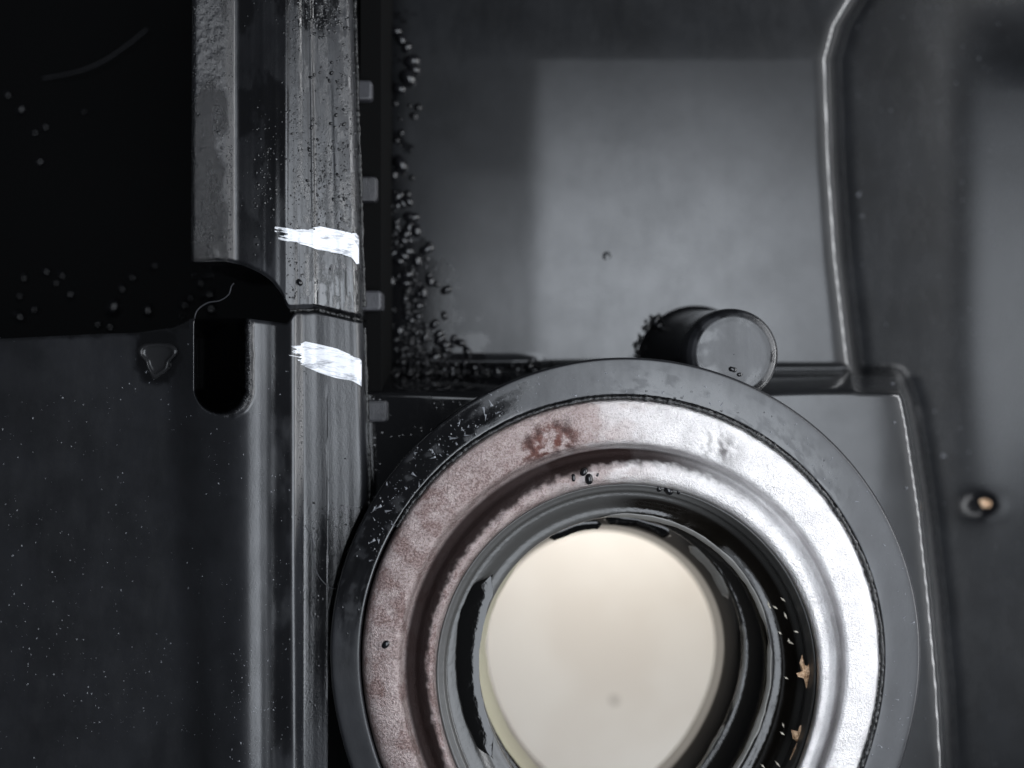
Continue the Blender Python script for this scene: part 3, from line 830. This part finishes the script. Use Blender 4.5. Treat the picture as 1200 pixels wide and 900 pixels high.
chip('metal_chip', 1156, 590, float(z_housing(np.array(1156.), np.array(590.))) - 1, [(-9, -3), (-3, -6), (5, -5), (9, -1), (5, 4), (-4, 5)], M_chip,
     'small tan crumb sitting in a dark pit on the right wall', 'chip', 6)
o = disc('blemish', 711, 300, float(z_housing(np.array(711.), np.array(300.))) - 0.5, 6, M_housing, h=1.6); tag(o, 'low round blemish in the middle of the grey panel', 'blemish')
for i in range(16):
    aa = math.radians(random.uniform(-38, 40)); rr = random.uniform(184, 214)
    x, y = 732 + rr * math.cos(aa), 782 - rr * math.sin(aa)
    L = random.uniform(2, 6); th = random.uniform(0.3, 1.4)
    c_, s_ = math.cos(th), math.sin(th)
    sh = [(-L * c_, -L * s_), (-1.2 * s_, 1.2 * c_), (L * c_, L * s_), (1.2 * s_, -1.2 * c_)]
    zz = -46 if rr > 200 else -56
    o = chip('metal_sliver', x, y, zz, sh, M_palechip, 'tiny pale sliver stuck to the oily right wall inside the seal', 'sliver', 2.5)
    o['group'] = 'slivers inside the seal'

# fibres
def zc(x, y):
    z, _q = casing_z(np.array([float(x)]), np.array([float(y)]), z_lower); return float(z[0])
def fibre(pts, r, label):
    P = spline(pts, 60)
    V = np.array([W(p[0], p[1], p[2]) for p in P])
    o = tube('fibre', V, r, M_fibre, n=6, loc=tuple(V[0])); tag(o, label, 'fibre'); return o
fibre([(358, 616, zc(358, 616) + 1), (366, 632, zc(366, 632) + 1.5), (367, 650, zc(367, 650) + 1), (372, 672, zc(372, 672) + 2), (383, 686, zc(383, 686) + 1), (392, 690, zc(392, 690) + 1)], 0.6,
      'thin curved fibre lying on the flat face right of the ridge')
fibre([(227, 378, -60), (231, 364, -58), (243, 355, -56), (258, 352, -54), (268, 345, -50), (271, 336, -46), (274, 332, -44)], 0.8, 'thin curled fibre crossing the arched gap')
fibre([(50, 92, -322), (90, 84, -318), (120, 72, -318), (150, 52, -320), (172, 34, -322)], 0.8, 'faint long curved fibre deep in the black cavity')

# dust: uncountable specks, one object for each surface
def specks(name, pts, mat, label, long=1.7):
    base = np.array([(1, 0, 0), (-0.5, 0.87, 0), (-0.5, -0.87, 0), (0, 0, 0.9)])
    tri = np.array([(0, 1, 3), (1, 2, 3), (2, 0, 3), (0, 2, 1)])
    V = []; F = []
    for i, (x, y, z, r) in enumerate(pts):
        a = random.uniform(0, 6.28); st = random.uniform(0.6, long)
        R_ = np.array([[math.cos(a), -math.sin(a), 0], [math.sin(a), math.cos(a), 0], [0, 0, 1]])
        V.append((base * (r * st, r, r)) @ R_.T + np.array(W(x, y, z - 0.15 * r))); F.append(tri + 4 * i)
    o = raw_object(name, np.concatenate(V), np.concatenate(F), mat, smooth=False)
    return tag(o, label, None, None, 'stuff')
def logr(lo, hi, p=3): return lo + (hi - lo) * random.random() ** p
pts = []
for _ in range(1500):
    x = random.uniform(-20, 340); y = 395 + 505 * random.random() ** 0.7
    if slot_d(np.array(x), np.array(y)) < 4 or fbm(np.array(x), np.array(y), 55, 3, 97) < random.uniform(0.36, 0.56): continue
    pts.append((x, y, float(z_lower(np.array(x), np.array(y))), logr(0.35, 1.7, 4)))
for _ in range(120):
    x = random.gauss(295, 22); y = random.uniform(760, 905)
    pts.append((x, y, float(z_lower(np.array(x), np.array(y))), logr(0.4, 1.8, 3)))
specks('dust', pts, M_dust, 'pale dust specks scattered over the dusty lower cover')
pts = []
for _ in range(260):
    x = min(max(random.gauss(1120, 55), 1005), 1250); y = random.uniform(-20, 900) if random.random() < .4 else random.gauss(110, 80)
    pts.append((x, y, float(z_housing(np.array(x), np.array(y))), logr(0.5, 2.3, 4)))
for x, y, r in ((1105, 534, 4), (1135, 530, 3), (1095, 482, 3), (1010, 253, 3), (1006, 228, 4), (1038, 380, 3), (1010, 310, 3), (1147, 69, 3), (1048, 495, 3), (1062, 572, 3), (1046, 450, 3)):
    pts.append((x, y, float(z_housing(np.array(float(x)), np.array(float(y)))), r))
specks('dust', pts, M_dust, 'pale dust specks on the dark right wall of the housing')
pts = []
for _ in range(300):
    aa = math.radians(random.uniform(112, 172)); rr = random.uniform(310, 343)
    x, y = 732 + rr * math.cos(aa), 767 - rr * math.sin(aa)
    if x > 433: pts.append((x, y, -5.4, logr(0.25, 2.6, 6)))
for _ in range(160):
    aa = math.radians(random.uniform(-25, 110)); rr = random.uniform(308, 343)
    pts.append((732 + rr * math.cos(aa), 767 - rr * math.sin(aa), -5.4, logr(0.3, 1.3, 4)))
specks('grit', pts, M_dust, 'pale grit and fine scratches over the oily collar', 5.0)

# fine beading and grime: uncountable, one object for each patch
def beads(name, pts, mat, label, n=7):
    V = []; F = []; a = np.linspace(0, 2 * np.pi, n, endpoint=False)
    ring = lambda r, z: np.stack([r * np.cos(a), r * np.sin(a), np.full(n, z)], -1)
    base = np.vstack([[(0, 0, 0.75)], ring(0.62, 0.55), ring(1.0, 0)])
    f = [(0, 1 + k, 1 + (k + 1) % n, 1 + (k + 1) % n) for k in range(n)]
    tri = np.array([(0, 1 + k, 1 + (k + 1) % n) for k in range(n)] +
                   [(1 + k, 1 + n + k, 1 + n + (k + 1) % n) for k in range(n)] + [(1 + k, 1 + n + (k + 1) % n, 1 + (k + 1) % n) for k in range(n)])
    m = len(base)
    for i, (x, y, z, r) in enumerate(pts):
        st = random.uniform(0.8, 1.5); th = random.uniform(0, 3.14); c_, s_ = math.cos(th), math.sin(th)
        b = base * (r * st, r, r * random.uniform(0.5, 1.1))
        b = np.stack([b[:, 0] * c_ - b[:, 1] * s_, b[:, 0] * s_ + b[:, 1] * c_, b[:, 2]], -1)
        V.append(b + np.array(W(x, y, z - 0.1 * r))); F.append(tri + m * i)
    return tag(raw_object(name, np.concatenate(V), np.concatenate(F), mat), label, None, None, 'stuff')
M_bead = glossy('wet_bead', (0.01, 0.01, 0.011), 0.10)
def on_rail(xs_, ys_, lo, hi, p=3):
    xs_ = np.array(xs_); ys_ = np.array(ys_); z, xr = casing_z(xs_, ys_, z_upper)
    return [(x, y, float(q), logr(lo, hi, p)) for x, y, q, r in zip(xs_, ys_, z, xr) if y < arch_y(float(r)) - 3]
n = 900
pts = on_rail([random.uniform(226, 262) for _ in range(n)], [random.uniform(-10, 300) for _ in range(n)], 0.5, 1.7)
pts += on_rail([random.gauss(268, 2.5) for _ in range(350)], [random.uniform(-10, 300) for _ in range(350)], 0.4, 1.4)
pts += on_rail([random.gauss(345, 6) for _ in range(420)], [random.uniform(-10, 350) for _ in range(420)], 0.4, 1.5)
pts += on_rail([random.gauss(405, 6) for _ in range(420)], [random.uniform(60, 300) for _ in range(420)], 0.4, 1.7)
pts += on_rail([random.gauss(375, 7) for _ in range(300)], [random.gauss(215, 35) for _ in range(300)], 0.5, 1.8)
pts += on_rail([random.gauss(312, 12) for _ in range(160)], [random.gauss(215, 40) for _ in range(160)], 0.5, 2.2)
pts += on_rail([random.gauss(375, 16) for _ in range(200)], [random.gauss(28, 10) for _ in range(200)], 0.6, 2.4)
beads('fine_droplets', pts, M_bead, 'fine wet beading over the upper rail')
pts = []
for _ in range(500):
    y = random.uniform(378, 470); x = random.gauss(288, 2.6); d_ = float(slot_d(np.array(x), np.array(y)))
    if d_ > 1: pts.append((x, y, float(z_lower(np.array(x), np.array(y))), logr(0.5, 2.0, 3)))
for _ in range(260):
    x = random.uniform(362, 424); y = random.gauss(650, 40)
    if y < float(y_arc(np.array(x))) - 6: pts.append((x, y, zc(x, y), logr(0.4, 1.7, 3)))
for _ in range(350):
    x = random.gauss(352, 2.5); y = random.uniform(385, 900)
    pts.append((x, y, zc(x, y), logr(0.3, 1.0, 3)))
beads('fine_droplets', pts, M_bead, 'fine wet beading on the lower cover round the slot and ridge edge')
pts = []
for _ in range(850):
    y = random.uniform(95, 432) if random.random() < .08 else random.uniform(240, 432)
    xm = 452 + 40 * float(ss(220, 340, y)) + 45 * float(ss(380, 432, y))
    x = random.triangular(442, xm + 16, min(xm, 470 if y < 380 else 500))
    if y < 240: x = 462 + abs(random.gauss(0, 12))
    if fbm(np.array(x), np.array(y), 22, 3, 93) < 0.44: continue
    pts.append((x, y, float(z_housing(np.array(x), np.array(y))), logr(1.0, 6.5, 2)))
for _ in range(300):
    x = random.uniform(445, 650); y = 433 + random.gauss(0, 3.5) - max(0, x - 600) * 0.15
    pts.append((x, y, float(z_housing(np.array(x), np.array(y))), logr(1.0, 4.5, 2)))
for _ in range(90):
    a_ = random.uniform(2.2, 4.0); x = 815 + 72 * math.cos(a_); y = 428 + 72 * math.sin(a_)
    pts.append((x + random.gauss(0, 3), y + random.gauss(0, 3), -199, logr(1, 4.5, 2)))
M_grime = glossy('black_wet_grime', (0.004, 0.004, 0.0045), 0.3, 5, 0.5, 2)
M_grime.node_tree.nodes['Principled BSDF'].inputs['Specular IOR Level'].default_value = 0.3
beads('grime', pts, M_grime, 'merged black oily grime along the left edge and foot of the panel')
